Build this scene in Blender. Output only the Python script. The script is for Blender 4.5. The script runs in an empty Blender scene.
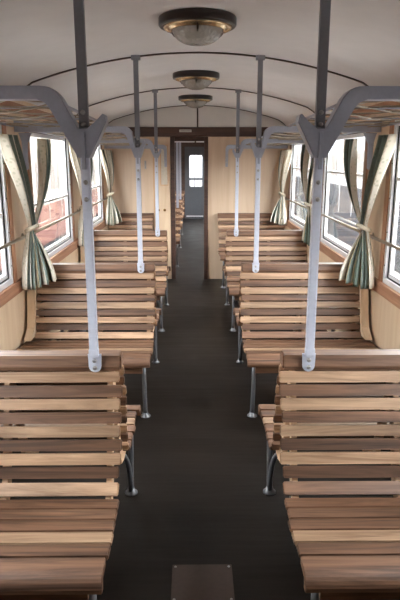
import bpy, bmesh, math, random
from mathutils import Vector, Matrix
random.seed(7)
PI = math.pi
C = bpy.context.scene.collection
SC = bpy.context.scene

# ------------------------------------------------------------------ materials
def lin(c):
    c = c / 255.0
    return c / 12.92 if c <= 0.04045 else ((c + 0.055) / 1.055) ** 2.4
def rgb(r, g, b): return (lin(r), lin(g), lin(b), 1.0)

def new_mat(name):
    m = bpy.data.materials.new(name); m.use_nodes = True
    nt = m.node_tree; nt.nodes.clear()
    out = nt.nodes.new('ShaderNodeOutputMaterial')
    b = nt.nodes.new('ShaderNodeBsdfPrincipled')
    nt.links.new(b.outputs[0], out.inputs[0])
    return m, nt, b, out

def coords(nt, scale):
    tc = nt.nodes.new('ShaderNodeTexCoord')
    oi = nt.nodes.new('ShaderNodeObjectInfo')
    mp = nt.nodes.new('ShaderNodeMapping'); mp.inputs['Scale'].default_value = scale
    ad = nt.nodes.new('ShaderNodeVectorMath'); ad.operation = 'MULTIPLY_ADD'
    nt.links.new(oi.outputs['Random'], ad.inputs[0])
    ad.inputs[1].default_value = (13.0, 7.0, 17.0)
    nt.links.new(tc.outputs['Object'], ad.inputs[2])
    nt.links.new(ad.outputs[0], mp.inputs[0])
    return mp

def paint(name, col, rough=0.45, metal=0.0, mottle=0.12, scale=9.0, bump=0.0, spec=0.5):
    m, nt, b, out = new_mat(name)
    mp = coords(nt, (scale, scale, scale))
    n = nt.nodes.new('ShaderNodeTexNoise'); n.inputs['Detail'].default_value = 5
    nt.links.new(mp.outputs[0], n.inputs['Vector'])
    r = nt.nodes.new('ShaderNodeValToRGB')
    r.color_ramp.elements[0].position = 0.25; r.color_ramp.elements[1].position = 0.75
    r.color_ramp.elements[0].color = tuple(c * (1 - mottle) for c in col[:3]) + (1,)
    r.color_ramp.elements[1].color = tuple(min(1, c * (1 + mottle)) for c in col[:3]) + (1,)
    nt.links.new(n.outputs['Fac'], r.inputs[0])
    nt.links.new(r.outputs[0], b.inputs['Base Color'])
    b.inputs['Roughness'].default_value = rough
    b.inputs['Metallic'].default_value = metal
    b.inputs['Specular IOR Level'].default_value = spec
    if bump:
        bp = nt.nodes.new('ShaderNodeBump'); bp.inputs['Strength'].default_value = bump
        bp.inputs['Distance'].default_value = 0.01
        nt.links.new(n.outputs['Fac'], bp.inputs['Height']); nt.links.new(bp.outputs[0], b.inputs['Normal'])
    return m

def wood(name, dark, light, scale=(1.6, 26, 26), rough=0.5, vary=0.32, island=True):
    m, nt, b, out = new_mat(name)
    mp = coords(nt, scale)
    g = nt.nodes.new('ShaderNodeNewGeometry')
    # each board gets its own stretch of grain
    off = nt.nodes.new('ShaderNodeVectorMath'); off.operation = 'MULTIPLY_ADD'
    nt.links.new(g.outputs['Random Per Island'], off.inputs[0])
    off.inputs[1].default_value = (31.0, 57.0, 83.0)
    nt.links.new(mp.outputs[0], off.inputs[2])
    n = nt.nodes.new('ShaderNodeTexNoise'); n.inputs['Detail'].default_value = 7; n.inputs['Distortion'].default_value = 1.2
    n.inputs['Scale'].default_value = 1.0; n.inputs['Roughness'].default_value = 0.62
    nt.links.new(off.outputs[0], n.inputs['Vector'])
    r = nt.nodes.new('ShaderNodeValToRGB')
    r.color_ramp.elements[0].position = 0.3; r.color_ramp.elements[1].position = 0.68
    r.color_ramp.elements[0].color = dark; r.color_ramp.elements[1].color = light
    nt.links.new(n.outputs['Fac'], r.inputs[0])
    hs = nt.nodes.new('ShaderNodeHueSaturation')
    mr = nt.nodes.new('ShaderNodeMapRange'); mr.inputs[3].default_value = 1 - vary; mr.inputs[4].default_value = 1 + vary
    nt.links.new(g.outputs['Random Per Island'], mr.inputs[0])
    nt.links.new(mr.outputs[0], hs.inputs['Value'])
    nt.links.new(r.outputs[0], hs.inputs['Color'])
    nt.links.new(hs.outputs[0], b.inputs['Base Color'])
    b.inputs['Roughness'].default_value = rough
    bp = nt.nodes.new('ShaderNodeBump'); bp.inputs['Strength'].default_value = 0.25; bp.inputs['Distance'].default_value = 0.004
    nt.links.new(n.outputs['Fac'], bp.inputs['Height']); nt.links.new(bp.outputs[0], b.inputs['Normal'])
    return m

M = {}
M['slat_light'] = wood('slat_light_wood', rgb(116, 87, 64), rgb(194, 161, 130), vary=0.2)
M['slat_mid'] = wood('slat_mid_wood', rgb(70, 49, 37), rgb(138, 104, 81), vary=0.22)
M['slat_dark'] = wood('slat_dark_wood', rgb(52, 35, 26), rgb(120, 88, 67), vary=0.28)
M['rail_wood'] = wood('top_rail_wood', rgb(70, 48, 36), rgb(142, 107, 83), vary=0.12)
M['stile'] = wood('pale_stile_wood', rgb(196, 156, 120), rgb(218, 184, 150), scale=(26, 26, 1.6), vary=0.08)
M['ply'] = wood('pale_plywood', rgb(208, 180, 148), rgb(226, 204, 176), scale=(7, 7, 0.5), vary=0.04, rough=0.42)
M['ply_far'] = wood('partition_plywood', rgb(198, 172, 144), rgb(216, 194, 170), scale=(7, 7, 0.5), vary=0.03, rough=0.4)
M['casing'] = wood('casing_wood', rgb(140, 92, 66), rgb(186, 138, 104), scale=(20, 1.4, 4), vary=0.1)
M['sill'] = wood('sill_wood', rgb(140, 96, 70), rgb(182, 136, 106), scale=(30, 1.2, 30), vary=0.1)
M['dark_wood'] = wood('dark_beam_wood', rgb(48, 32, 26), rgb(78, 52, 42), scale=(1.5, 20, 20), vary=0.1, rough=0.45)
M['lamp_wood'] = wood('lamp_base_wood', rgb(24, 16, 13), rgb(42, 28, 23), scale=(6, 6, 6), vary=0.1, rough=0.3)
M['paint'] = paint('blue_grey_paint', rgb(160, 166, 182), 0.38, 0.0, 0.06, 14)
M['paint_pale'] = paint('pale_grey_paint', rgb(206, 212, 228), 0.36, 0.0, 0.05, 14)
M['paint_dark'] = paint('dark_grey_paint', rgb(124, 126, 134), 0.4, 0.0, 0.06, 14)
M['leg'] = paint('worn_leg_steel', rgb(108, 109, 113), 0.35, 0.3, 0.2, 22)
M['bolt'] = paint('bolt_steel', rgb(178, 178, 180), 0.3, 0.9, 0.1, 40)
M['mesh'] = paint('net_wire', rgb(158, 148, 132), 0.4, 0.5, 0.2, 30)
M['ceiling'] = paint('ceiling_paint', rgb(224, 224, 224), 0.42, 0.0, 0.03, 1.4)
M['seam'] = paint('seam_strip', rgb(66, 50, 44), 0.5)
M['white_panel'] = paint('white_panel_paint', rgb(214, 212, 208), 0.5, 0, 0.03, 2)
M['brass'] = paint('aged_brass', rgb(200, 176, 138), 0.25, 0.9, 0.2, 20)
M['alu'] = paint('window_frame_metal', rgb(226, 226, 228), 0.4, 0.0, 0.06, 12)
M['gasket'] = paint('window_gasket', rgb(38, 38, 42), 0.6)
M['rod'] = paint('guard_rail_metal', rgb(160, 148, 128), 0.28, 0.8, 0.1, 20)
M['door'] = paint('blue_grey_door', rgb(76, 79, 85), 0.4, 0, 0.06, 4)
M['tie'] = paint('tieback_cloth', rgb(216, 206, 184), 0.9, 0, 0.1, 60)
M['plate'] = paint('floor_plate', rgb(74, 60, 53), 0.5, 0.1, 0.12, 12)
M['sign'] = paint('enamel_sign', rgb(206, 204, 198), 0.4, 0, 0.04, 20)
M['print'] = paint('printed_ink', rgb(120, 116, 112), 0.6, 0, 0.05, 20)
M['paper'] = paint('notice_paper', rgb(206, 196, 180), 0.6, 0, 0.08, 8)
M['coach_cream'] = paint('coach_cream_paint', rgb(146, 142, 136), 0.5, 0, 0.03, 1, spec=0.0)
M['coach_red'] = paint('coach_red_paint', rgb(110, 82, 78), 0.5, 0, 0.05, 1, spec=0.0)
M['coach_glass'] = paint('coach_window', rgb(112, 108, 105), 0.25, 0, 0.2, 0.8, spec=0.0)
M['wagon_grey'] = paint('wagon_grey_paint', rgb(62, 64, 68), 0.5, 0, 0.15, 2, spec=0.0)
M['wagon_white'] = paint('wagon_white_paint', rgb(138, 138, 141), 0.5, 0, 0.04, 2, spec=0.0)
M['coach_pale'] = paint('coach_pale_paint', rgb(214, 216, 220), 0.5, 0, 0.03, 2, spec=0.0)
M['ballast'] = paint('ballast_stone', rgb(150, 146, 142), 0.9, 0, 0.3, 16, 0.6)

def floor_mat():
    m, nt, b, out = new_mat('brown_linoleum')
    tc = nt.nodes.new('ShaderNodeTexCoord')
    n = nt.nodes.new('ShaderNodeTexNoise'); n.inputs['Scale'].default_value = 3.5; n.inputs['Detail'].default_value = 8
    nt.links.new(tc.outputs['Object'], n.inputs['Vector'])
    r = nt.nodes.new('ShaderNodeValToRGB')
    r.color_ramp.elements[0].position = 0.3; r.color_ramp.elements[1].position = 0.75
    r.color_ramp.elements[0].color = rgb(17, 13, 10); r.color_ramp.elements[1].color = rgb(30, 24, 19)
    nt.links.new(n.outputs['Fac'], r.inputs[0]); nt.links.new(r.outputs[0], b.inputs['Base Color'])
    mp = nt.nodes.new('ShaderNodeMapping'); mp.inputs['Scale'].default_value = (1, 8, 1)
    nt.links.new(tc.outputs['Object'], mp.inputs[0])
    w = nt.nodes.new('ShaderNodeTexNoise'); w.inputs['Scale'].default_value = 1.0; w.inputs['Detail'].default_value = 3
    nt.links.new(mp.outputs[0], w.inputs['Vector'])
    bp = nt.nodes.new('ShaderNodeBump'); bp.inputs['Strength'].default_value = 0.25; bp.inputs['Distance'].default_value = 0.02
    nt.links.new(w.outputs['Fac'], bp.inputs['Height']); nt.links.new(bp.outputs[0], b.inputs['Normal'])
    b.inputs['Specular IOR Level'].default_value = 0.22
    mr = nt.nodes.new('ShaderNodeMapRange'); mr.inputs[3].default_value = 0.34; mr.inputs[4].default_value = 0.55
    nt.links.new(n.outputs['Fac'], mr.inputs[0]); nt.links.new(mr.outputs[0], b.inputs['Roughness'])
    return m
M['floor'] = floor_mat()

def glass_mat(name, tint=(1, 1, 1, 1)):
    m = bpy.data.materials.new(name); m.use_nodes = True
    nt = m.node_tree; nt.nodes.clear()
    out = nt.nodes.new('ShaderNodeOutputMaterial')
    t = nt.nodes.new('ShaderNodeBsdfTransparent'); t.inputs[0].default_value = tint
    g = nt.nodes.new('ShaderNodeBsdfGlossy'); g.inputs['Roughness'].default_value = 0.02
    lw = nt.nodes.new('ShaderNodeLayerWeight'); lw.inputs['Blend'].default_value = 0.5
    pw_ = nt.nodes.new('ShaderNodeMath'); pw_.operation = 'POWER'; pw_.inputs[1].default_value = 5.0
    nt.links.new(lw.outputs['Facing'], pw_.inputs[0])
    f = nt.nodes.new('ShaderNodeMath'); f.operation = 'MULTIPLY_ADD'; f.inputs[1].default_value = 0.9; f.inputs[2].default_value = 0.03
    nt.links.new(pw_.outputs[0], f.inputs[0])
    mx = nt.nodes.new('ShaderNodeMixShader')
    nt.links.new(f.outputs[0], mx.inputs[0]); nt.links.new(t.outputs[0], mx.inputs[1]); nt.links.new(g.outputs[0], mx.inputs[2])
    nt.links.new(mx.outputs[0], out.inputs[0])
    return m
M['glass'] = glass_mat('window_glass', (0.96, 0.97, 0.97, 1))

def dome_mat():
    m, nt, b, out = new_mat('prismatic_lamp_glass')
    tc = nt.nodes.new('ShaderNodeTexCoord')
    w = nt.nodes.new('ShaderNodeTexVoronoi'); w.inputs['Scale'].default_value = 45
    nt.links.new(tc.outputs['Object'], w.inputs['Vector'])
    b.inputs['Base Color'].default_value = rgb(196, 196, 190)
    b.inputs['Roughness'].default_value = 0.12
    b.inputs['Transmission Weight'].default_value = 0.35
    bp = nt.nodes.new('ShaderNodeBump'); bp.inputs['Strength'].default_value = 0.5; bp.inputs['Distance'].default_value = 0.01
    nt.links.new(w.outputs['Distance'], bp.inputs['Height']); nt.links.new(bp.outputs[0], b.inputs['Normal'])
    return m
M['dome'] = dome_mat()

def cloth_mat():
    m, nt, b, out = new_mat('striped_curtain_cloth')
    tc = nt.nodes.new('ShaderNodeTexCoord')
    sx = nt.nodes.new('ShaderNodeSeparateXYZ'); nt.links.new(tc.outputs['UV'], sx.inputs[0])
    r = nt.nodes.new('ShaderNodeValToRGB'); r.color_ramp.interpolation = 'CONSTANT'
    cr, ol, te, da, go = rgb(232, 226, 212), rgb(132, 132, 104), rgb(128, 142, 134), rgb(70, 74, 58), rgb(196, 178, 142)
    stops = [(0.0, cr), (0.18, da), (0.21, ol), (0.32, go), (0.36, te), (0.47, cr), (0.60, ol), (0.66, da), (0.69, te), (0.80, go), (0.84, cr)]
    el = r.color_ramp.elements
    el[0].position = 0; el[0].color = stops[0][1]; el[1].position = stops[1][0]; el[1].color = stops[1][1]
    for p, c in stops[2:]:
        e = el.new(p); e.color = c
    nt.links.new(sx.outputs[0], r.inputs[0])
    # woven sprig pattern
    mp = nt.nodes.new('ShaderNodeMapping'); mp.inputs['Scale'].default_value = (26, 34, 1)
    nt.links.new(tc.outputs['UV'], mp.inputs[0])
    v = nt.nodes.new('ShaderNodeTexVoronoi'); v.inputs['Scale'].default_value = 1.0
    nt.links.new(mp.outputs[0], v.inputs['Vector'])
    r2 = nt.nodes.new('ShaderNodeValToRGB')
    r2.color_ramp.elements[0].position = 0.22; r2.color_ramp.elements[0].color = (0.78, 0.80, 0.74, 1)
    r2.color_ramp.elements[1].position = 0.34; r2.color_ramp.elements[1].color = (1, 1, 1, 1)
    nt.links.new(v.outputs['Distance'], r2.inputs[0])
    mx = nt.nodes.new('ShaderNodeMixRGB'); mx.blend_type = 'MULTIPLY'; mx.inputs[0].default_value = 1
    nt.links.new(r.outputs[0], mx.inputs[1]); nt.links.new(r2.outputs[0], mx.inputs[2])
    nt.links.new(mx.outputs[0], b.inputs['Base Color'])
    b.inputs['Roughness'].default_value = 0.9
    tr = nt.nodes.new('ShaderNodeBsdfTranslucent'); nt.links.new(mx.outputs[0], tr.inputs[0])
    ms = nt.nodes.new('ShaderNodeMixShader'); ms.inputs[0].default_value = 0.3
    nt.links.new(b.outputs[0], ms.inputs[1]); nt.links.new(tr.outputs[0], ms.inputs[2])
    nt.links.new(ms.outputs[0], out.inputs[0])
    return m
M['cloth'] = cloth_mat()

# ------------------------------------------------------------------ mesh helpers
def box(bm, x0, x1, y0, y1, z0, z1, mi=0, bevel=0.0, mat=None):
    vs = [bm.verts.new((x, y, z)) for x in (x0, x1) for y in (y0, y1) for z in (z0, z1)]
    idx = [(0, 1, 3, 2), (4, 6, 7, 5), (0, 4, 5, 1), (2, 3, 7, 6), (0, 2, 6, 4), (1, 5, 7, 3)]
    fs = [bm.faces.new([vs[i] for i in f]) for f in idx]
    if mat is not None:
        bmesh.ops.transform(bm, matrix=mat, verts=vs)
    for f in fs: f.material_index = mi
    if bevel:
        es = list({e for f in fs for e in f.edges})
        bmesh.ops.bevel(bm, geom=es, offset=bevel, segments=2, affect='EDGES', profile=0.7, material=-1)

def tube(bm, pts, r, n=8, mi=0, closed=False, cap=True):
    pts = [Vector(p) for p in pts]; rings = []; N = len(pts)
    prev = None
    for i, p in enumerate(pts):
        if closed: t = pts[(i + 1) % N] - pts[i - 1]
        else: t = pts[min(i + 1, N - 1)] - pts[max(i - 1, 0)]
        t.normalize()
        if prev is None:
            a = Vector((0, 0, 1)) if abs(t.z) < 0.9 else Vector((1, 0, 0))
            u = t.cross(a).normalized()
        else:
            u = (prev - t * prev.dot(t)).normalized()
        prev = u; w = t.cross(u)
        rr = r[i] if isinstance(r, (list, tuple)) else r
        rings.append([bm.verts.new(p + u * math.cos(2 * PI * k / n) * rr + w * math.sin(2 * PI * k / n) * rr) for k in range(n)])
    for i in range(N if closed else N - 1):
        a, b = rings[i], rings[(i + 1) % N]
        for k in range(n):
            f = bm.faces.new((a[k], a[(k + 1) % n], b[(k + 1) % n], b[k])); f.smooth = n > 5; f.material_index = mi
    if cap and not closed:
        for q in (rings[0][::-1], rings[-1]):
            f = bm.faces.new(q); f.material_index = mi

def lathe(bm, prof, n=48, mi=0, c=(0, 0, 0)):
    rings = []
    for r, z in prof:
        rings.append([bm.verts.new((c[0] + r * math.cos(2 * PI * k / n), c[1] + r * math.sin(2 * PI * k / n), c[2] + z)) for k in range(n)] if r > 1e-6
                     else [bm.verts.new((c[0], c[1], c[2] + z))])
    for a, b in zip(rings, rings[1:]):
        for k in range(n):
            k2 = (k + 1) % n
            if len(a) == 1: vs = (a[0], b[k], b[k2])
            elif len(b) == 1: vs = (a[k], b[0], a[k2])
            else: vs = (a[k], b[k], b[k2], a[k2])
            f = bm.faces.new(vs); f.smooth = True; f.material_index = mi

def prism(bm, poly, axis, a, b, mi=0, bevel=0.0):
    """poly: 2D outline; axis 'y' -> (x,z), 'x' -> (y,z), 'z' -> (x,y); extruded from a to b"""
    def P(p, t):
        return {'y': (p[0], t, p[1]), 'x': (t, p[0], p[1]), 'z': (p[0], p[1], t)}[axis]
    A = [bm.verts.new(P(p, a)) for p in poly]; B = [bm.verts.new(P(p, b)) for p in poly]
    n = len(poly)
    fs = [bm.faces.new(A), bm.faces.new(B[::-1])]
    for i in range(n):
        fs.append(bm.faces.new((A[i], B[i], B[(i + 1) % n], A[(i + 1) % n])))
    for f in fs: f.material_index = mi
    if bevel:
        es = list({e for f in fs[:2] for e in f.edges})
        bmesh.ops.bevel(bm, geom=es, offset=bevel, segments=2, affect='EDGES', material=-1)

def obj(name, bm, mats, parent=None, loc=None):
    bmesh.ops.recalc_face_normals(bm, faces=bm.faces[:])
    me = bpy.data.meshes.new(name); bm.to_mesh(me); bm.free()
    for m in (mats if isinstance(mats, (list, tuple)) else [mats]): me.materials.append(m)
    o = bpy.data.objects.new(name, me); C.objects.link(o)
    if parent: o.parent = parent
    if loc: o.location = loc
    return o

def tag(o, label, cat, group=None):
    o['label'] = label; o['category'] = cat
    if group: o['group'] = group
    return o
def thing(name, label, cat, loc=(0, 0, 0), group=None):
    o = bpy.data.objects.new(name, None); C.objects.link(o); o.location = loc
    o.empty_display_size = 0.1
    return tag(o, label, cat, group)
def struct(o):
    o['kind'] = 'structure'; return o
def dup(root, loc, label, group=None):
    r = root.copy(); C.objects.link(r); r.location = loc; r['label'] = label
    if group: r['group'] = group
    def kids(src, dst):
        for ch in list(src.children):
            c = ch.copy(); C.objects.link(c); c.parent = dst; kids(ch, c)
    kids(root, r)
    return r
NB = bmesh.new

# ------------------------------------------------------------------ dimensions
W = 1.245                       # half width inside
ROWS = (2.19, 4.19, 6.19)       # the double benches and poles
YP = 8.26                       # partition
YE = 16.85                      # far end wall
YB = -1.9                       # wall behind
A = 0.306                       # half aisle
def zceil(x):
    x = abs(x)
    z = 2.39 - 0.15 * x * x
    if x > 1.1: z -= 3.0 * (x - 1.1) ** 2
    return z

# ------------------------------------------------------------------ room shell
bm = NB(); box(bm, -W - 0.06, W + 0.06, YB, YE + 0.05, -0.06, 0.0); struct(obj('floor', bm, M['floor']))

bm = NB(); n = 40
xs = [-(W + 0.06) + (2 * W + 0.12) * i / n for i in range(n + 1)]
poly = [(x, zceil(x)) for x in xs] + [(x, zceil(x) + 0.05) for x in reversed(xs)]
rows = []
for y in (YB, YE + 0.05): rows.append([bm.verts.new((x, y, z)) for x, z in poly])
N = len(poly)
for i in range(N):
    f = bm.faces.new((rows[0][i], rows[0][(i + 1) % N], rows[1][(i + 1) % N], rows[1][i])); f.smooth = i < n
for k in range(n):
    for rw in rows:
        bm.faces.new((rw[k], rw[k + 1], rw[N - 2 - k], rw[N - 1 - k]))
struct(obj('ceiling', bm, M['ceiling']))
# seam strips across the ceiling
for i, y in enumerate((0.19,) + ROWS + (YP - 0.02, 10.2, 12.2, 14.2)):
    bm = NB(); xs2 = [-W + 2 * W * k / 40 for k in range(41)]
    poly = [(x, zceil(x) - 0.006) for x in xs2]
    lo = [[bm.verts.new((x, y + d, z - e)) for x, z in poly] for d, e in ((-0.012, -0.004), (-0.012, 0.004), (0.012, 0.004), (0.012, -0.004))]
    for a, b in zip(lo, lo[1:] + lo[:1]):
        for k in range(40): bm.faces.new((a[k], a[k + 1], b[k + 1], b[k]))
    bm.faces.new([q[0] for q in lo]); bm.faces.new([q[-1] for q in lo])
    struct(obj('trim_%d' % (i + 1), bm, M['seam']))

WIN = [(0.94, 1.84), (2.44, 3.84), (4.44, 5.84), (6.42, 7.84),
       (8.8, 10.0), (10.6, 12.0), (12.6, 14.0), (14.6, 16.0)]
ZS, ZT = 0.88, 1.93             # window opening
wn = 0
for s, side in ((-1, 'left'), (1, 'right')):
    bm = NB()
    def wb(y0, y1, z0, z1, mi=0, x0=W, x1=W + 0.06, t=None, bv=0.0):
        (t or bm) and box(t or bm, min(s * x0, s * x1), max(s * x0, s * x1), y0, y1, z0, z1, mi, bv)
    wb(YB, YE, 0.0, ZS); wb(YB, YE, ZT, 2.16)
    edges = [YB] + [v for w in WIN for v in w] + [YE]
    for y0, y1 in zip(edges[::2], edges[1::2]): wb(y0, y1, ZS, ZT)
    # panel seams: upright beads on the panelling below the windows
    wl = struct(obj('wall_' + side, bm, M['ply']))
    bm = NB()
    for y0, y1 in zip(edges[::2], edges[1::2]):
        for yy, d in ((y0, 1), (y1, -1)):
            if YB < yy < YE: wb(min(yy, yy + d * 0.07), max(yy, yy + d * 0.07), ZS, ZT, 0, W - 0.012, W + 0.001, bm, 0.003)
        if y0 > YB and y1 < YE:
            wb((y0 + y1) / 2 + 0.07, (y0 + y1) / 2 + 0.10, 0.06, 0.80, 0, W - 0.010, W + 0.001, bm, 0.003)
    obj('window_casing', bm, M['casing'], wl)
    bm = NB(); wb(YB, YE, 0.805, 0.885, 0, W - 0.028, W + 0.002, bm, 0.006)
    obj('sill_rail', bm, M['sill'], wl)
    bm = NB(); wb(YB, YE, 0.0, 0.09, 0, W - 0.015, W - 0.001, bm, 0.004)
    struct(obj('baseboard_' + side, bm, M['dark_wood']))
    bm = NB(); wb(YB, YE, 2.0, 2.06, 0, W - 0.02, W - 0.001, bm, 0.005)
    struct(obj('trim_%d' % (20 + (s > 0)), bm, M['casing']))
    for y0, y1 in WIN:
        wn += 1
        bm = NB()
        def frame(t, yy0, yy1, zz0, zz1, w, x0, x1, mi=0):
            wb(yy0, yy1, zz0, zz0 + w, mi, x0, x1, t); wb(yy0, yy1, zz1 - w, zz1, mi, x0, x1, t)
            wb(yy0, yy0 + w, zz0 + w, zz1 - w, mi, x0, x1, t); wb(yy1 - w, yy1, zz0 + w, zz1 - w, mi, x0, x1, t)
        frame(bm, y0, y1, ZS + 0.004, ZT, 0.036, W - 0.004, W + 0.05)
        frame(bm, y0 + 0.036, y1 - 0.036, ZS + 0.04, ZT - 0.036, 0.008, W + 0.012, W + 0.045, 1)
        frame(bm, y0 + 0.044, y1 - 0.044, ZS + 0.048, ZT - 0.044, 0.028, W + 0.018, W + 0.04, 0)
        wf = struct(obj('window_%d' % wn, bm, [M['alu'], M['gasket']]))
        bm = NB(); wb(y0 + 0.072, y1 - 0.072, ZS + 0.076, ZT - 0.072, 0, W + 0.026, W + 0.030, bm)
        obj('pane', bm, M['glass'], wf)
        bm = NB(); zt = 1.335 if s < 0 else 1.56
        wb(y0 + 0.048, y1 - 0.048, zt, zt + 0.020, 0, W + 0.014, W + 0.044, bm, 0.004)
        obj('sash_rail', bm, M['alu'], wf)
        bm = NB()
        for zz in (1.0, 1.22, 1.44, 1.66):
            for yy in (y0 + 0.018, y1 - 0.018):
                wb(yy - 0.004, yy + 0.004, zz, zz + 0.008, 0, W - 0.007, W - 0.003, bm)
        obj('frame_screws', bm, M['gasket'], wf)

# end walls and the partition
def arch(x0, x1, z0, m=24):
    q = [(x0 + (x1 - x0) * k / m) for k in range(m + 1)]
    return [(x, zceil(x) + 0.01) for x in q] + [(x1, z0), (x0, z0)]
bm = NB(); prism(bm, arch(-W - 0.06, W + 0.06, 0.0), 'y', YB - 0.04, YB); struct(obj('wall_back', bm, M['ply_far']))
DX0, DX1, DZ = -0.325, 0.135, 1.98
bm = NB()
box(bm, -W, DX0, YP, YP + 0.04, 0, DZ); box(bm, DX1, W, YP, YP + 0.04, 0, DZ)
pw = struct(obj('wall_middle', bm, M['ply_far']))
bm = NB(); prism(bm, arch(-W, W, DZ + 0.12), 'y', YP, YP + 0.04); obj('upper_panel', bm, M['white_panel'], pw)
bm = NB(); box(bm, -W, W, YP - 0.025, YP + 0.06, DZ, DZ + 0.125, 0, 0.006); struct(obj('trim_30', bm, M['dark_wood']))
bm = NB(); box(bm, 0.01, 0.03, YP - 0.012, YP + 0.001, DZ + 0.125, zceil(0) - 0.01); struct(obj('trim_31', bm, M['seam']))
bm = NB()
box(bm, DX0 - 0.03, DX0 + 0.03, YP - 0.02, YP + 0.07, 0, DZ - 0.001, 0, 0.006)
box(bm, DX1 - 0.025, DX1 + 0.03, YP - 0.02, YP + 0.07, 0, DZ - 0.001, 0, 0.006)
box(bm, DX0 + 0.03, DX1 - 0.025, YP + 0.0, YP + 0.06, DZ - 0.06, DZ - 0.001, 0, 0.004)
d1 = struct(obj('door_1', bm, M['dark_wood']))
bm = NB(); box(bm, DX0 + 0.03, -0.02, YP - 0.008, YP + 0.01, 1.905, 1.919); box(bm, 0.0, DX1 - 0.026, YP - 0.008, YP + 0.01, 1.905, 1.919)
obj('track', bm, M['alu'], d1)
# far end wall with its glazed door
bm = NB()
prism(bm, arch(-W, W, 2.0), 'y', YE, YE + 0.04); box(bm, -W, -0.29, YE, YE + 0.04, 0, 2.0); box(bm, 0.27, W, YE, YE + 0.04, 0, 2.0)
struct(obj('wall_far', bm, M['dark_wood']))
bm = NB(); box(bm, 0.28, 0.40, YE - 0.015, YE - 0.001, 0.5, 1.88, 0, 0.004); struct(obj('trim_32', bm, M['ply']))
dz0, dz1, dx0, dx1 = 0.90, 1.77, -0.16, 0.21
bm = NB()
box(bm, -0.29, dx0, YE - 0.0, YE + 0.04, 0.0, 2.0); box(bm, dx1, 0.27, YE, YE + 0.04, 0.0, 2.0)
box(bm, dx0, dx1, YE, YE + 0.04, 0.0, dz0); box(bm, dx0, dx1, YE, YE + 0.04, dz1, 2.0); box(bm, dx0, dx1, YE, YE + 0.04, 1.09, 1.145)
for cx, cz, sx, sz in ((dx0, dz0, 1, 1), (dx1, dz0, -1, 1), (dx0, dz1, 1, -1), (dx1, dz1, -1, -1)):   # rounded corners
    r = 0.05
    arc = [(cx + sx * r * (1 - math.cos(t * PI / 10)), cz + sz * r * (1 - math.sin(t * PI / 10))) for t in range(6)]
    prism(bm, [(cx, cz)] + arc, 'y', YE + 0.002, YE + 0.038)
d2 = struct(obj('door_2', bm, M['door']))
bm = NB(); box(bm, dx0, dx1, YE + 0.018, YE + 0.022, dz0, dz1); obj('pane', bm, M['glass'], d2)
bm = NB()
for k in range(5):
    x = dx0 + 0.035 + k * 0.075; tube(bm, [(x, YE + 0.06, dz0 - 0.03), (x, YE + 0.06, dz1 + 0.03)], 0.007, 6)
obj('window_bars', bm, M['alu'], d2)
bm = NB(); box(bm, -0.25, 0.23, YE - 0.012, YE + 0.0, 0.06, 0.085, 0, 0.003); obj('kick_plate', bm, M['alu'], d2)

# ------------------------------------------------------------------ benches
def slat(bm, L0, L1, d0, z0, d1, z1, t, sgn, mi):
    """a board whose face runs (d0,z0)->(d1,z1) in profile, thickness t behind the face"""
    v = Vector((d1 - d0, z1 - z0)).normalized(); nrm = Vector((v.y, -v.x))
    if nrm.y > 0 or (abs(nrm.y) < 1e-6 and nrm.x > 0): nrm = -nrm
    p = [(d0, z0), (d1, z1), (d1 + nrm.x * t, z1 + nrm.y * t), (d0 + nrm.x * t, z0 + nrm.y * t)]
    prism(bm, [(sgn * q[0], q[1]) for q in p], 'x', L0, L1, mi, 0.004)

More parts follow.
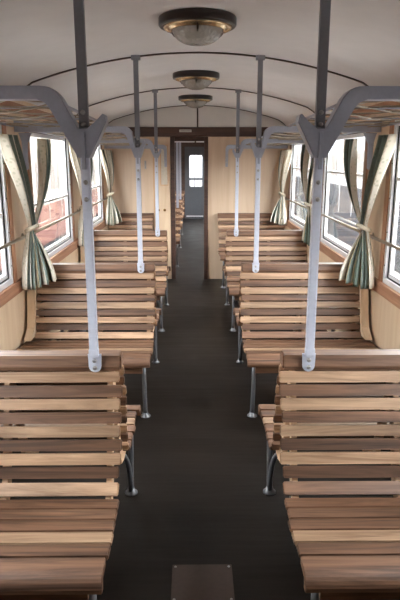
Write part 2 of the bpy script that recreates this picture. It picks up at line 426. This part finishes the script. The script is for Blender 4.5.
BACK_P0, BACK_P1 = Vector((0.043, 0.889)), Vector((0.166, 0.488))
def make_side(t, s, sgn, a, b, rnd):
    """one seat and back. s: car side, sgn: -1 faces the camera; slats span |x| a..b"""
    def xr():
        e = a + (0.010 if s < 0 else 0.002) + rnd.uniform(-0.007, 0.007)
        return (s * e, s * b) if s > 0 else (s * b, s * e)
    bm = NB(); v = (BACK_P1 - BACK_P0); L = v.length; v = v / L
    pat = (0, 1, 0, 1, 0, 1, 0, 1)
    for k in range(8):
        p0 = BACK_P0 + v * (L / 8 * k); p1 = BACK_P0 + v * (L / 8 * (k + 1) - 0.009 - rnd.uniform(-0.002, 0.003))
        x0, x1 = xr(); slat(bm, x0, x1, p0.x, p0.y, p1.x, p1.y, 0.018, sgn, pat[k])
    obj('backrest', bm, [M['slat_light'], M['slat_dark']], t)
    bm = NB()
    pts = [(0.168, 0.484, 0.199, 0.446, 2 if s > 0 else 0)]
    for k in range(5):
        d = 0.206 + k * 0.0715; z = 0.436 + 0.014 * k / 4
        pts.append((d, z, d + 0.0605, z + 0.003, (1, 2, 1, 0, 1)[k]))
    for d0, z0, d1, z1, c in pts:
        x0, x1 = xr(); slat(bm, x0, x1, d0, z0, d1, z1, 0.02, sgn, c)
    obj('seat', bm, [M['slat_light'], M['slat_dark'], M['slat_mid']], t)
    # rounded front board and the apron under it
    bm = NB(); x0, x1 = xr()
    out = [(0.565, 0.455), (0.615, 0.455)] + [(0.615 + 0.045 * math.sin(q * PI / 12), 0.41 + 0.045 * math.cos(q * PI / 12)) for q in range(1, 7)] + [(0.655, 0.392), (0.63, 0.392), (0.628, 0.428), (0.565, 0.428)]
    prism(bm, [(sgn * p[0], p[1]) for p in out], 'x', x0, x1, 0, 0.002)
    obj('front_board', bm, M['slat_dark'], t)
    bm = NB(); e0, e1 = sorted((s * (a + 0.06), s * b))
    box(bm, e0, e1, *sorted((sgn * 0.607, sgn * 0.626)), 0.34, 0.424, 0, 0.003)
    obj('apron', bm, M['slat_dark'], t)
    # pale shaped frames carrying the slats: aisle end, middle, wall end
    for xc in (a + 0.055, (a + b) / 2, b - 0.03):
        bm = NB()
        fr = [(0.022, 0.875), (0.142, 0.49), (0.165, 0.452), (0.196, 0.418), (0.22, 0.411), (0.56, 0.423), (0.60, 0.42), (0.60, 0.375), (0.22, 0.365), (0.15, 0.385), (0.105, 0.45), (0.0, 0.80), (0.0, 0.875)]
        prism(bm, [(sgn * p[0], p[1]) for p in fr], 'x', s * xc - 0.011, s * xc + 0.011, 0, 0.002)
        obj('frame', bm, M['stile'], t)
    # steel legs at the aisle and the wall
    for xc in (a + 0.055, b - 0.07):
        bm = NB(); x = s * xc
        tube(bm, [(x, sgn * 0.585, 0.375), (x, sgn * 0.585, 0.30), (x, sgn * 0.572, 0.2), (x, sgn * 0.55, 0.1), (x, sgn * 0.535, 0.012)], 0.0145, 10)
        lg = obj('leg', bm, M['leg'], t)
        bm = NB(); lathe(bm, [(0, 0), (0.034, 0), (0.034, 0.006), (0.022, 0.012), (0.018, 0.03), (0, 0.032)], 16, 0, (x, sgn * 0.535, 0))
        obj('foot_flange', bm, M['leg'], lg)
        if sgn < 0: continue
        bm = NB(); p = []
        for q in range(13):
            u = q / 12; ang = PI * u
            p.append((x + s * 0.10 * (1 - math.cos(ang)) / 2, sgn * (0.525 - 0.10 * (1 - math.cos(ang)) / 2), 0.02 + 0.235 * math.sin(ang) ** 0.75))
        tube(bm, p, 0.013, 10); obj('brace', bm, M['leg'], lg)

def double_bench(s, label):
    t = thing('double_bench', label, 'bench', (0, ROWS[0], 0), 'back to back slatted benches')
    rnd = random.Random(3 + s)
    b = 1.225
    for sgn in (-1, 1): make_side(t, s, sgn, A, b, rnd)
    bm = NB(); x0, x1 = sorted((s * (A + 0.010), s * b))
    prism(bm, [(-0.04, 0.893), (0.04, 0.893), (0.044, 0.91), (0.034, 0.952), (-0.034, 0.952), (-0.044, 0.91)], 'x', x0, x1, 0, 0.006)
    obj('top_rail', bm, M['rail_wood'], t)
    # boards against the wall that close the end of the back
    for sgn in (-1, 1):
        bm = NB(); pr = [(0.05, 0.945), (0.10, 0.945), (0.118, 0.80), (0.155, 0.62), (0.19, 0.52), (0.30, 0.46), (0.20, 0.46), (0.17, 0.49), (0.052, 0.87)]
        prism(bm, [(sgn * p[0], p[1]) for p in pr], 'x', *sorted((s * 1.165, s * 1.22)), 0, 0.003)
        obj('end_board', bm, M['ply'], t)
    return t

names = ('with the nearest backrest to the camera', 'second one from the camera', 'third one from the camera, deep in the carriage')
for s, sd in ((-1, 'left'), (1, 'right')):
    lab = ['slatted wooden double bench on the %s of the aisle, the nearest and largest' % sd,
           'slatted wooden double bench on the %s of the aisle, second from the camera' % sd,
           'slatted wooden double bench on the %s of the aisle, third from the camera' % sd]
    t = double_bench(s, lab[0])
    for k in (1, 2): dup(t, (0, ROWS[k], 0), lab[k])

def wall_bench(s, a, b, y, label, face=-1, rail=True, cat='bench'):
    t = thing('wall_bench', label, cat, (0, y, 0)); rnd = random.Random(11 + s)
    make_side(t, s, face, a, b, rnd)
    bm = NB(); x0, x1 = sorted((s * (a - 0.008), s * b))
    box(bm, x0, x1, *sorted((-face * 0.012, face * 0.045)), 0.878, 0.952, 0, 0.006)
    obj('top_rail', bm, M['rail_wood'], t)
    return t
wall_bench(-1, 0.60, 1.225, YP - 0.06, 'short slatted bench on the left against the pale plywood partition')
wall_bench(1, A, 1.225, YP - 0.06, 'slatted bench on the right with its back to the pale plywood partition')
# benches seen through the doorway, in the next saloon
far_labels = ['nearest slatted bench seen through the doorway, on its left side',
              'second slatted bench seen through the doorway, behind the nearest one there',
              'slatted bench farthest down the carriage, beyond the doorway']
f0 = None
for k, y in enumerate((9.75, 11.75, 13.75)):
    if f0 is None:
        f0 = wall_bench(-1, 0.25, 1.225, y, far_labels[0])
    else: dup(f0, (0, y, 0), far_labels[k])

# ------------------------------------------------------------------ poles with luggage rack arms
RZ = (1.938, 1.908, 1.885, 1.872)      # top of the rack arms, front to back
def fork_outline(zt, big):
    h, e, d, k = (0.082, 0.080, 0.043, 0.68) if big else (0.052, 0.046, 0.038, 0.6)
    p = [(-0.020, 1.70), (-h, zt - 0.118), (-h + 0.005, zt - 0.094), (-h + 0.012, zt - 0.090), (-0.017, zt - 0.144), (0.017, zt - 0.144)]
    p += [(0.019, zt - 0.134)]
    p += [(e + k * u, zt + k * v) for u, v in ((-0.014, -0.054), (0.004, -0.032), (0.022, -0.017), (0.042, -0.006), (0.064, -0.001), (0.085, 0.0))]
    p += [(0.30, zt), (0.828, zt + (0.0 if big else 0.034)), (0.828, zt - d)]      # the farther arms deepen towards the wall
    p += [(e + k * u, zt - d + k * v) for u, v in ((0.108, 0.0), (0.090, -0.002), (0.072, -0.008), (0.056, -0.019), (0.042, -0.036))]
    p += [(0.021, 1.70)]
    return p

def pole(s, y, zt, big, label, group='handrail poles along the aisle'):
    x = s * 0.414
    t = thing('handrail_pole', label, 'pole', (x, y - 0.06, 0), group)
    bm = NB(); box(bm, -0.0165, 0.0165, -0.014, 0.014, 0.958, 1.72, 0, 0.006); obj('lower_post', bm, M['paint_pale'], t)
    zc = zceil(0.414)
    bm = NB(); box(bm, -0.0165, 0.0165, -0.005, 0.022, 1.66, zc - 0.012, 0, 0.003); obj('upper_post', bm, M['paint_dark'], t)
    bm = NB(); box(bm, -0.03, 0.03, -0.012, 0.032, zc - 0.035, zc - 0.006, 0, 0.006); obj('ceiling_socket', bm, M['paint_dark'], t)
    bm = NB(); prism(bm, [(s * p[0], p[1]) for p in fork_outline(zt, big)], 'y', -0.028, 0.042, 0, 0.004)
    box(bm, -0.007, 0.007, -0.034, -0.024, 1.66, zt - 0.15, 0, 0.002)
    obj('rack_arm', bm, M['paint'], t)
    bm = NB()
    zb = zt - 0.043; tab = [(0.735, zb), (0.806, zb), (0.784, zb - 0.06), (0.784, 1.63), (0.776, 1.62), (0.762, 1.62), (0.754, 1.63), (0.754, zb - 0.07), (0.715, zb)]
    prism(bm, [(s * p[0], p[1]) for p in tab], 'y', -0.012, 0.012, 0, 0.003)
    obj('wall_bracket', bm, M['paint'], t)
    bm = NB()   # rounded tab screwed to the bench rail
    out = [(-0.026, 0.965), (0.026, 0.965), (0.024, 0.915)] + [(0.024 * math.cos(a), 0.915 + 0.024 * -math.sin(a)) for a in [k * PI / 8 for k in range(1, 8)]] + [(-0.024, 0.915)]
    prism(bm, out, 'y', 0.005, 0.0145, 0, 0.002)
    for q in (0,): box(bm, -0.019, 0.019, -0.015, 0.008, 0.962, 0.99, 0, 0.005)
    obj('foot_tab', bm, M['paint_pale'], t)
    for z, yy in ((zt - 0.085, -0.008), (zt - 0.125, -0.008), (1.615, -0.016), (1.555, -0.016), (0.940, 0.003), (0.911, 0.003)):
        bm = NB(); tube(bm, [(0, yy + 0.006, z), (0, yy - 0.004, z), (0, yy - 0.007, z)], [0.0085, 0.0085, 0.004], 8)
        obj('bolt', bm, M['bolt'], t)
    return t
for s, sd in ((-1, 'left'), (1, 'right')):
    for k in range(3):
        pole(s, ROWS[k], RZ[k], k == 0, 'grey handrail pole with forked rack arm on the %s %s bench' % (('nearest', 'second', 'third')[k], sd))
    # the bracket in front of the partition: arm bent down to a short tab
    t = thing('rack_bracket', 'short bent rack bracket by the partition on the %s' % sd, 'bracket', (s * 0.415, YP - 0.10, 0))
    z = RZ[3]; o = [(-0.016, 1.58), (-0.016, z - 0.06), (-0.008, z - 0.025), (0.012, z - 0.006), (0.04, z), (0.825, z), (0.825, z - 0.05), (0.05, z - 0.05), (0.026, z - 0.06), (0.016, z - 0.085), (0.016, 1.58)]
    bm = NB(); prism(bm, [(s * p[0], p[1]) for p in o], 'y', -0.02, 0.025, 0, 0.004); obj('arm', bm, M['paint'], t)
    for z in (1.64, 1.70):
        bm = NB(); tube(bm, [(0, -0.018, z), (0, -0.026, z)], 0.009, 8); obj('bolt', bm, M['bolt'], t)
# poles in the next saloon
q0 = thing('plain_handrail', 'nearer thin grey handrail seen through the doorway', 'pole', (-0.30, 9.7, 0))
bm = NB(); box(bm, -0.02, 0.02, -0.014, 0.014, 0.90, zceil(0.3) - 0.03, 0, 0.004); obj('post', bm, M['paint'], q0)
bm = NB(); box(bm, -0.03, 0.03, -0.025, 0.025, zceil(0.3) - 0.04, zceil(0.3) - 0.006, 0, 0.004); obj('ceiling_socket', bm, M['paint'], q0)
dup(q0, (-0.30, 11.7, 0), 'farther thin grey handrail seen through the doorway')

# ------------------------------------------------------------------ luggage racks
def rack(s, y0, y1, za, zb, label):
    t = thing('luggage_rack', label, 'luggage rack', (0, 0, 0), 'wire luggage racks')
    xa, xb = 0.60, 1.225; ya, yb = y0 + 0.005, y1 - 0.165
    def zz(y): return za + (zb - za) * (y - y0) / (y1 - y0) - 0.006
    bm = NB()
    for x in (xa, xb): tube(bm, [(s * x, ya, zz(ya)), (s * x, yb, zz(yb))], 0.008, 8)
    for k in range(1, 3):
        y = ya + (yb - ya) * k / 3
        tube(bm, [(s * xa, y, zz(y)), (s * xb, y, zz(y))], 0.006, 6)
    obj('frame', bm, M['paint'], t)
    bm = NB(); rnd = random.Random(int(y0 * 10) + s)
    w = xb - xa; l = yb - ya; st = 0.33
    def z(u, v): return zz(ya + v) - 0.010 * math.sin(PI * min(1, max(0, (u / w))))
    for sg in (1, -1):
        k = -w + 0.03
        while k < l:
            pts = []
            for q in range(13):
                u = w * q / 12; v = k + u if sg > 0 else k + (w - u)
                if -0.001 <= v <= l + 0.001: pts.append((s * (xa + u), ya + v, z(u, v) + rnd.uniform(-0.003, 0.003)))
            if len(pts) > 1: tube(bm, pts, 0.0042, 5)
            k += st
    obj('net', bm, M['mesh'], t)
for s, sd in ((-1, 'left'), (1, 'right')):
    ys = ROWS + (YP,)
    for k in range(3):
        rack(s, ys[k], ys[k + 1], RZ[k], RZ[k + 1], 'wire net luggage rack on the %s, %s' % (sd, ('the nearest, over the first seating bay', 'the middle one, over the second seating bay', 'the last before the partition')[k]))

# ------------------------------------------------------------------ curtains
def smooth(t): return t * t * (3 - 2 * t)
def drape(s, y, top, tie, bot, ztop, ztie, zbot, seed):
    """top/tie/bot: ((dy, inset), (dy, inset)) ends of the cloth edge; zbot: heights of the two ends"""
    rnd = random.Random(seed); bm = NB(); NU, NV = 72, 40
    uvl = bm.loops.layers.uv.new('UVMap'); g = []
    kt = 0.60; ph = rnd.uniform(0, 6)
    for j in range(NV + 1):
        t = j / NV; row = []
        for i in range(NU + 1):
            u = i / NU
            def at(e): return Vector((e[0][0] + (e[1][0] - e[0][0]) * u, e[0][1] + (e[1][1] - e[0][1]) * u))
            P, Q, R = at(top), at(tie), at(bot)
            if t < kt:
                q = t / kt; k = q ** 1.5; p = P.lerp(Q, k); zz = ztop + (ztie - ztop) * q
                k = max(0.0, k)
                # swag: the cloth hangs a little slack between rod and tie
                p.y += 0.03 * math.sin(PI * q) + 0.012
                wd = 1 - k
            else:
                q = (t - kt) / (1 - kt); k = 1 - (1 - q) ** 1.6; p = Q.lerp(R, k)
                zb = zbot[0] + (zbot[1] - zbot[0]) * u
                zz = ztie + (zb - ztie) * q; wd = k
            e = (at(bot) - at(bot)); amp = 0.008 + 0.026 * wd
            fo = math.sin(2 * PI * u * 3 + ph + 0.6 * math.sin(3 * t)) + 0.35 * math.sin(2 * PI * u * 7 + 2 * ph)
            dv = (Vector(bot[1]) - Vector(bot[0])) if t >= kt else (Vector(top[1]) - Vector(top[0]))
            if dv.length < 1e-6: dv = Vector((1, 0))
            nv = Vector((-dv.y, dv.x)).normalized()
            p = p + nv * amp * fo
            row.append(bm.verts.new((s * (W - max(0.04, p.y)), y + p.x, zz)))
        g.append(row)
    for j in range(NV):
        for i in range(NU):
            f = bm.faces.new((g[j][i], g[j][i + 1], g[j + 1][i + 1], g[j + 1][i])); f.smooth = True
            for l, (a, b) in zip(f.loops, ((i, j), (i + 1, j), (i + 1, j + 1), (i, j + 1))):
                l[uvl].uv = (a / NU, 1 - b / NV)
    return bm

def curtain(s, y, label, seed, near_part=True, squeeze=1.0, flare=1.0, ztop=1.84):
    t = thing('tied_curtain', label, 'curtain', (0, y, 0), 'striped curtains tied back between the windows')
    q = squeeze
    tie = ((-0.15, 0.07), (-0.10, 0.10)); zt = 1.225
    if near_part:
        b = drape(s, 0, ((-0.52, 0.035), (-0.30, 0.04)), tie, ((-0.30, 0.05), (-0.24, 0.05 + 0.06 * flare)), ztop, zt, (0.83, 0.82), seed)
        o = obj('drape', b, M['cloth'], t); o.modifiers.new('thick', 'SOLIDIFY').thickness = 0.003
    b = drape(s, 0, ((0.54 * q, 0.04), (0.34 * q, 0.05)), ((-0.10, 0.07), (-0.14, 0.10)), ((-0.17, 0.06 + 0.19 * flare), (-0.25, 0.06 + 0.05 * flare)), ztop, zt, (0.87, 0.82), seed + 5)
    o = obj('drape', b, M['cloth'], t); o.modifiers.new('thick', 'SOLIDIFY').thickness = 0.003
    bm = NB(); pts = []
    for k in range(20):
        a = 2 * PI * k / 20
        pts.append((s * (W - 0.09 + 0.042 * math.sin(a)), -0.125 + 0.05 * math.cos(a), zt - 0.012 * math.sin(a)))
    tube(bm, pts, 0.011, 8, 0, True)
    bmesh.ops.scale(bm, vec=(1, 1, 1.5), verts=bm.verts, space=Matrix.Translation((0, 0, -zt)))
    obj('tieback', bm, M['tie'], t)
    return t
for s, sd in ((-1, 'left'), (1, 'right')):
    curtain(s, ROWS[1], 'striped green and cream curtain tied back on the %s wall, nearest the camera' % sd, 21 + s)
    curtain(s, ROWS[2], 'striped green and cream curtain tied back on the %s wall, middle of three' % sd, 31 + s, True, 0.7, 0.35, 1.84)
    curtain(s, YP - 0.18, 'striped curtain tied back on the %s wall in the corner by the partition' % sd, 41 + s, True, 0.15, 1.0, 1.80)

# guard rails across the windows
for s, sd in ((-1, 'left'), (1, 'right')):
    for k, (y0, y1) in enumerate(((2.3, 4.14), (4.24, 6.14), (6.24, 8.2))):
        t = thing('guard_rail', 'thin metal guard rail across the %s %s window' % (('nearest', 'middle', 'last')[k], sd), 'rail', (s * (W - 0.024), (y0 + y1) / 2, 1.16), 'guard rails across the windows')
        h = (y1 - y0) / 2
        bm = NB(); tube(bm, [(0, -h, 0), (0, h, 0)], 0.011, 10); obj('rod', bm, M['rod'], t)
        for d in (-1, 1):
            bm = NB(); yy = d * (h - 0.015)
            tube(bm, [(-s * 0.004, yy, 0), (s * 0.020, yy, 0)], 0.012, 8)
            lathe_pts = [(s * 0.018, yy, 0), (s * 0.0225, yy, 0)]
            tube(bm, lathe_pts, 0.024, 12)
            obj('rail_bracket', bm, M['rod'], t)

# ------------------------------------------------------------------ ceiling lamps
def lamp(y, label):
    z = zceil(0)
    t = thing('ceiling_lamp', label, 'lamp', (-0.01, y, z), 'round lamps along the ceiling')
    bm = NB(); lathe(bm, [(0, -0.002), (0.193, -0.003), (0.197, -0.010), (0.197, -0.042), (0.191, -0.050), (0.178, -0.052), (0.174, -0.040), (0, -0.036)], 56); obj('base', bm, M['lamp_wood'], t)
    bm = NB(); lathe(bm, [(0.173, -0.040), (0.173, -0.054), (0.167, -0.060), (0.160, -0.056), (0.156, -0.050), (0.146, -0.054), (0.139, -0.064), (0.131, -0.066), (0.127, -0.060), (0.127, -0.044), (0.173, -0.040)], 56); obj('brass_ring', bm, M['brass'], t)
    bm = NB(); pr = [(0.13, -0.052)]
    for k in range(1, 15):
        a = k / 14 * PI / 2; pr.append((0.13 * math.cos(a) ** 0.8 if k < 14 else 0, -0.056 - 0.078 * math.sin(a) ** 1.1))
    lathe(bm, pr, 56); obj('glass_dome', bm, M['dome'], t)
    for k in range(3):
        a = -PI / 2 + k * 2 * PI / 3
        bm = NB(); c, sn = math.cos(a), math.sin(a)
        tube(bm, [(0.155 * c, 0.155 * sn, -0.056), (0.138 * c, 0.138 * sn, -0.076), (0.120 * c, 0.120 * sn, -0.086)], 0.006, 6)
        obj('clip', bm, M['lamp_wood'], t)
    return t
l0 = lamp(3.19, 'round ceiling lamp with brass ring and glass dome, nearest the camera')
dup(l0, (-0.01, 5.19, zceil(0)), 'round ceiling lamp with glass dome, middle of the three')
dup(l0, (-0.01, 7.05, zceil(0)), 'round ceiling lamp with glass dome, closest to the partition')

# ------------------------------------------------------------------ small things
t = thing('floor_hatch', 'dark metal plate screwed flat on the brown aisle floor', 'floor plate', (0.0, 2.0, 0))
bm = NB(); prism(bm, [(-0.125, -0.24), (0.128, -0.24), (0.128, 0.165), (-0.125, 0.165)], 'z', 0.0, 0.004, 0, 0.0015); obj('plate', bm, M['plate'], t)
for x in (-0.112, 0.115):
    for y in (-0.22, -0.04, 0.15):
        bm = NB(); lathe(bm, [(0, 0.007), (0.004, 0.0065), (0.006, 0.004), (0.006, 0.003)], 10, 0, (x, y, 0)); obj('screw', bm, M['bolt'], t)

t = thing('enamel_sign', 'small white sign plate on the dark beam over the doorway', 'sign', (-0.145, YP - 0.026, 2.055))
bm = NB(); box(bm, -0.082, 0.082, -0.006, 0, -0.016, 0.016, 0, 0.002); obj('plate', bm, M['sign'], t)
bm = NB(); x = -0.066; rnd = random.Random(5)
while x < 0.06:
    w = rnd.choice((0.008, 0.011, 0.013)); box(bm, x, x + w, -0.0068, -0.0055, -0.007, 0.007); x += w + 0.005
obj('lettering', bm, M['print'], t)

t = thing('framed_notice', 'tall pale framed notice on the partition left of the doorway', 'notice', (-0.44, YP - 0.0125, 1.60))
bm = NB(); box(bm, -0.05, 0.05, -0.012, 0.0, -0.27, 0.27, 0, 0.002); obj('sheet', bm, M['paper'], t)
bm = NB()
for q in ((-0.055, -0.043, -0.275, 0.275), (0.043, 0.055, -0.275, 0.275), (-0.043, 0.043, -0.275, -0.26), (-0.043, 0.043, 0.26, 0.275)):
    box(bm, q[0], q[1], -0.016, 0.0, q[2], q[3])
obj('frame', bm, M['stile'], t)

t = thing('cupboard_door', 'narrow plywood cupboard door in the partition left of the doorway', 'door', (-0.46, YP - 0.001, 0))
bm = NB(); box(bm, -0.115, 0.10, -0.009, 0, 0.06, 1.96, 0, 0.002); obj('leaf', bm, M['ply'], t)
bm = NB(); box(bm, -0.135, -0.115, -0.014, 0, 0.06, 1.96, 0, 0.002); obj('jamb', bm, M['stile'], t)
for x in (-0.07, 0.02):
    bm = NB(); tube(bm, [(x, -0.008, 0.99), (x, -0.03, 0.99), (x, -0.034, 0.99), (x, -0.05, 0.99)], [0.009, 0.009, 0.02, 0.017], 12); obj('knob', bm, M['brass'], t)

for s, x in ((-1, -0.70),):
    t = thing('coat_hook', 'small metal coat hook on the partition left of the doorway', 'hook', (x, YP + 0.001, 1.60))
    bm = NB(); box(bm, -0.012, 0.012, -0.006, 0, -0.05, 0.06, 0, 0.002); obj('back_plate', bm, M['bolt'], t)
    for z in (0.045, -0.03):
        bm = NB(); tube(bm, [(0, -0.004, z), (0, -0.03, z - 0.012), (0, -0.045, z), (0, -0.048, z + 0.015)], 0.005, 8); obj('prong', bm, M['bolt'], t)

# ------------------------------------------------------------------ outside
bm = NB(); box(bm, -60, 60, -40, 60, -1.3, -1.2); g = struct(obj('ground', bm, M['ballast']))
def coach(s, x, label, mats, belt, win):
    t = thing('railway_coach', label, 'coach', (s * x, 6, -1.2))
    bm = NB(); box(bm, -0.2, 0.2, -16, 34, 0.42, 1.2 + belt, 0, 0.02); obj('lower_side', bm, mats[1], t)
    bm = NB(); box(bm, -0.2, 0.2, -16, 34, 1.2 + belt, 3.6, 0, 0.02); obj('upper_side', bm, mats[0], t)
    bm = NB(); box(bm, -0.15, 0.15, -15.5, 33.5, 0.0, 0.42); obj('underframe', bm, M['wagon_grey'], t)
    k = -15
    while k < 32:
        bm = NB(); xi = -s * 0.2
        box(bm, xi - 0.012, xi + 0.012, k, k + 1.1, 1.2 + win[0], 1.2 + win[1], 0, 0.006); w = obj('window', bm, mats[2], t)
        k += 1.7
    k = -15.4
    bm = NB()
    while k < 33:
        xi = -s * 0.2; box(bm, xi - 0.02, xi + 0.02, k - 0.03, k + 0.03, 1.0, 3.55); k += 1.7
    obj('ribs', bm, mats[0], t)
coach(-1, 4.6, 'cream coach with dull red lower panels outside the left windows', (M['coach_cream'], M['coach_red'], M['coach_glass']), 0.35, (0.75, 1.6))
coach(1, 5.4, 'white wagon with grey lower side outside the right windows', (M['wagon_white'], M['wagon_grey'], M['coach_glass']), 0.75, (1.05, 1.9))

t = thing('coach_end', 'pale end of the next coach seen through the far door window', 'coach', (0, 18.4, -1.2))
bm = NB(); box(bm, -1.3, 1.3, 0, 0.3, 0.0, 3.4, 0, 0.02); obj('end_wall', bm, M['coach_pale'], t)
for k in range(9):
    bm = NB(); x = -0.5 + k * 0.12; box(bm, x - 0.016, x + 0.016, -0.04, 0.01, 1.6, 3.3, 0, 0.004); obj('rib', bm, M['wagon_white'], t)

# ------------------------------------------------------------------ light
w = bpy.data.worlds.new('overcast'); SC.world = w; w.use_nodes = True
nt = w.node_tree; nt.nodes.clear()
out = nt.nodes.new('ShaderNodeOutputWorld'); bg = nt.nodes.new('ShaderNodeBackground')
tc = nt.nodes.new('ShaderNodeTexCoord'); nz = nt.nodes.new('ShaderNodeTexNoise'); nz.inputs['Scale'].default_value = 2.0
nt.links.new(tc.outputs['Generated'], nz.inputs['Vector'])
rp = nt.nodes.new('ShaderNodeValToRGB')
rp.color_ramp.elements[0].color = (0.86, 0.90, 0.96, 1); rp.color_ramp.elements[1].color = (1, 0.99, 0.97, 1)
nt.links.new(nz.outputs['Fac'], rp.inputs[0]); nt.links.new(rp.outputs[0], bg.inputs[0])
bg.inputs[1].default_value = 4.5
nt.links.new(bg.outputs[0], out.inputs[0])

SC.cycles.max_bounces = 14; SC.cycles.diffuse_bounces = 8; SC.cycles.transparent_max_bounces = 16
SC.cycles.caustics_reflective = False; SC.cycles.sample_clamp_indirect = 8

# ------------------------------------------------------------------ camera
cam = bpy.data.cameras.new('camera'); co = bpy.data.objects.new('camera', cam); C.objects.link(co)
cam.lens = 35; cam.sensor_width = 36; cam.sensor_fit = 'AUTO'; cam.clip_start = 0.05
co.location = (-0.029, 0, 1.70); co.rotation_euler = (math.radians(90 - 13.7), 0, math.radians(-0.57))
SC.camera = co
SC.view_settings.view_transform = 'Standard'; SC.view_settings.look = 'None'
SC.view_settings.gamma = 1.0; SC.view_settings.use_curve_mapping = False
SC.view_settings.exposure = 2.28
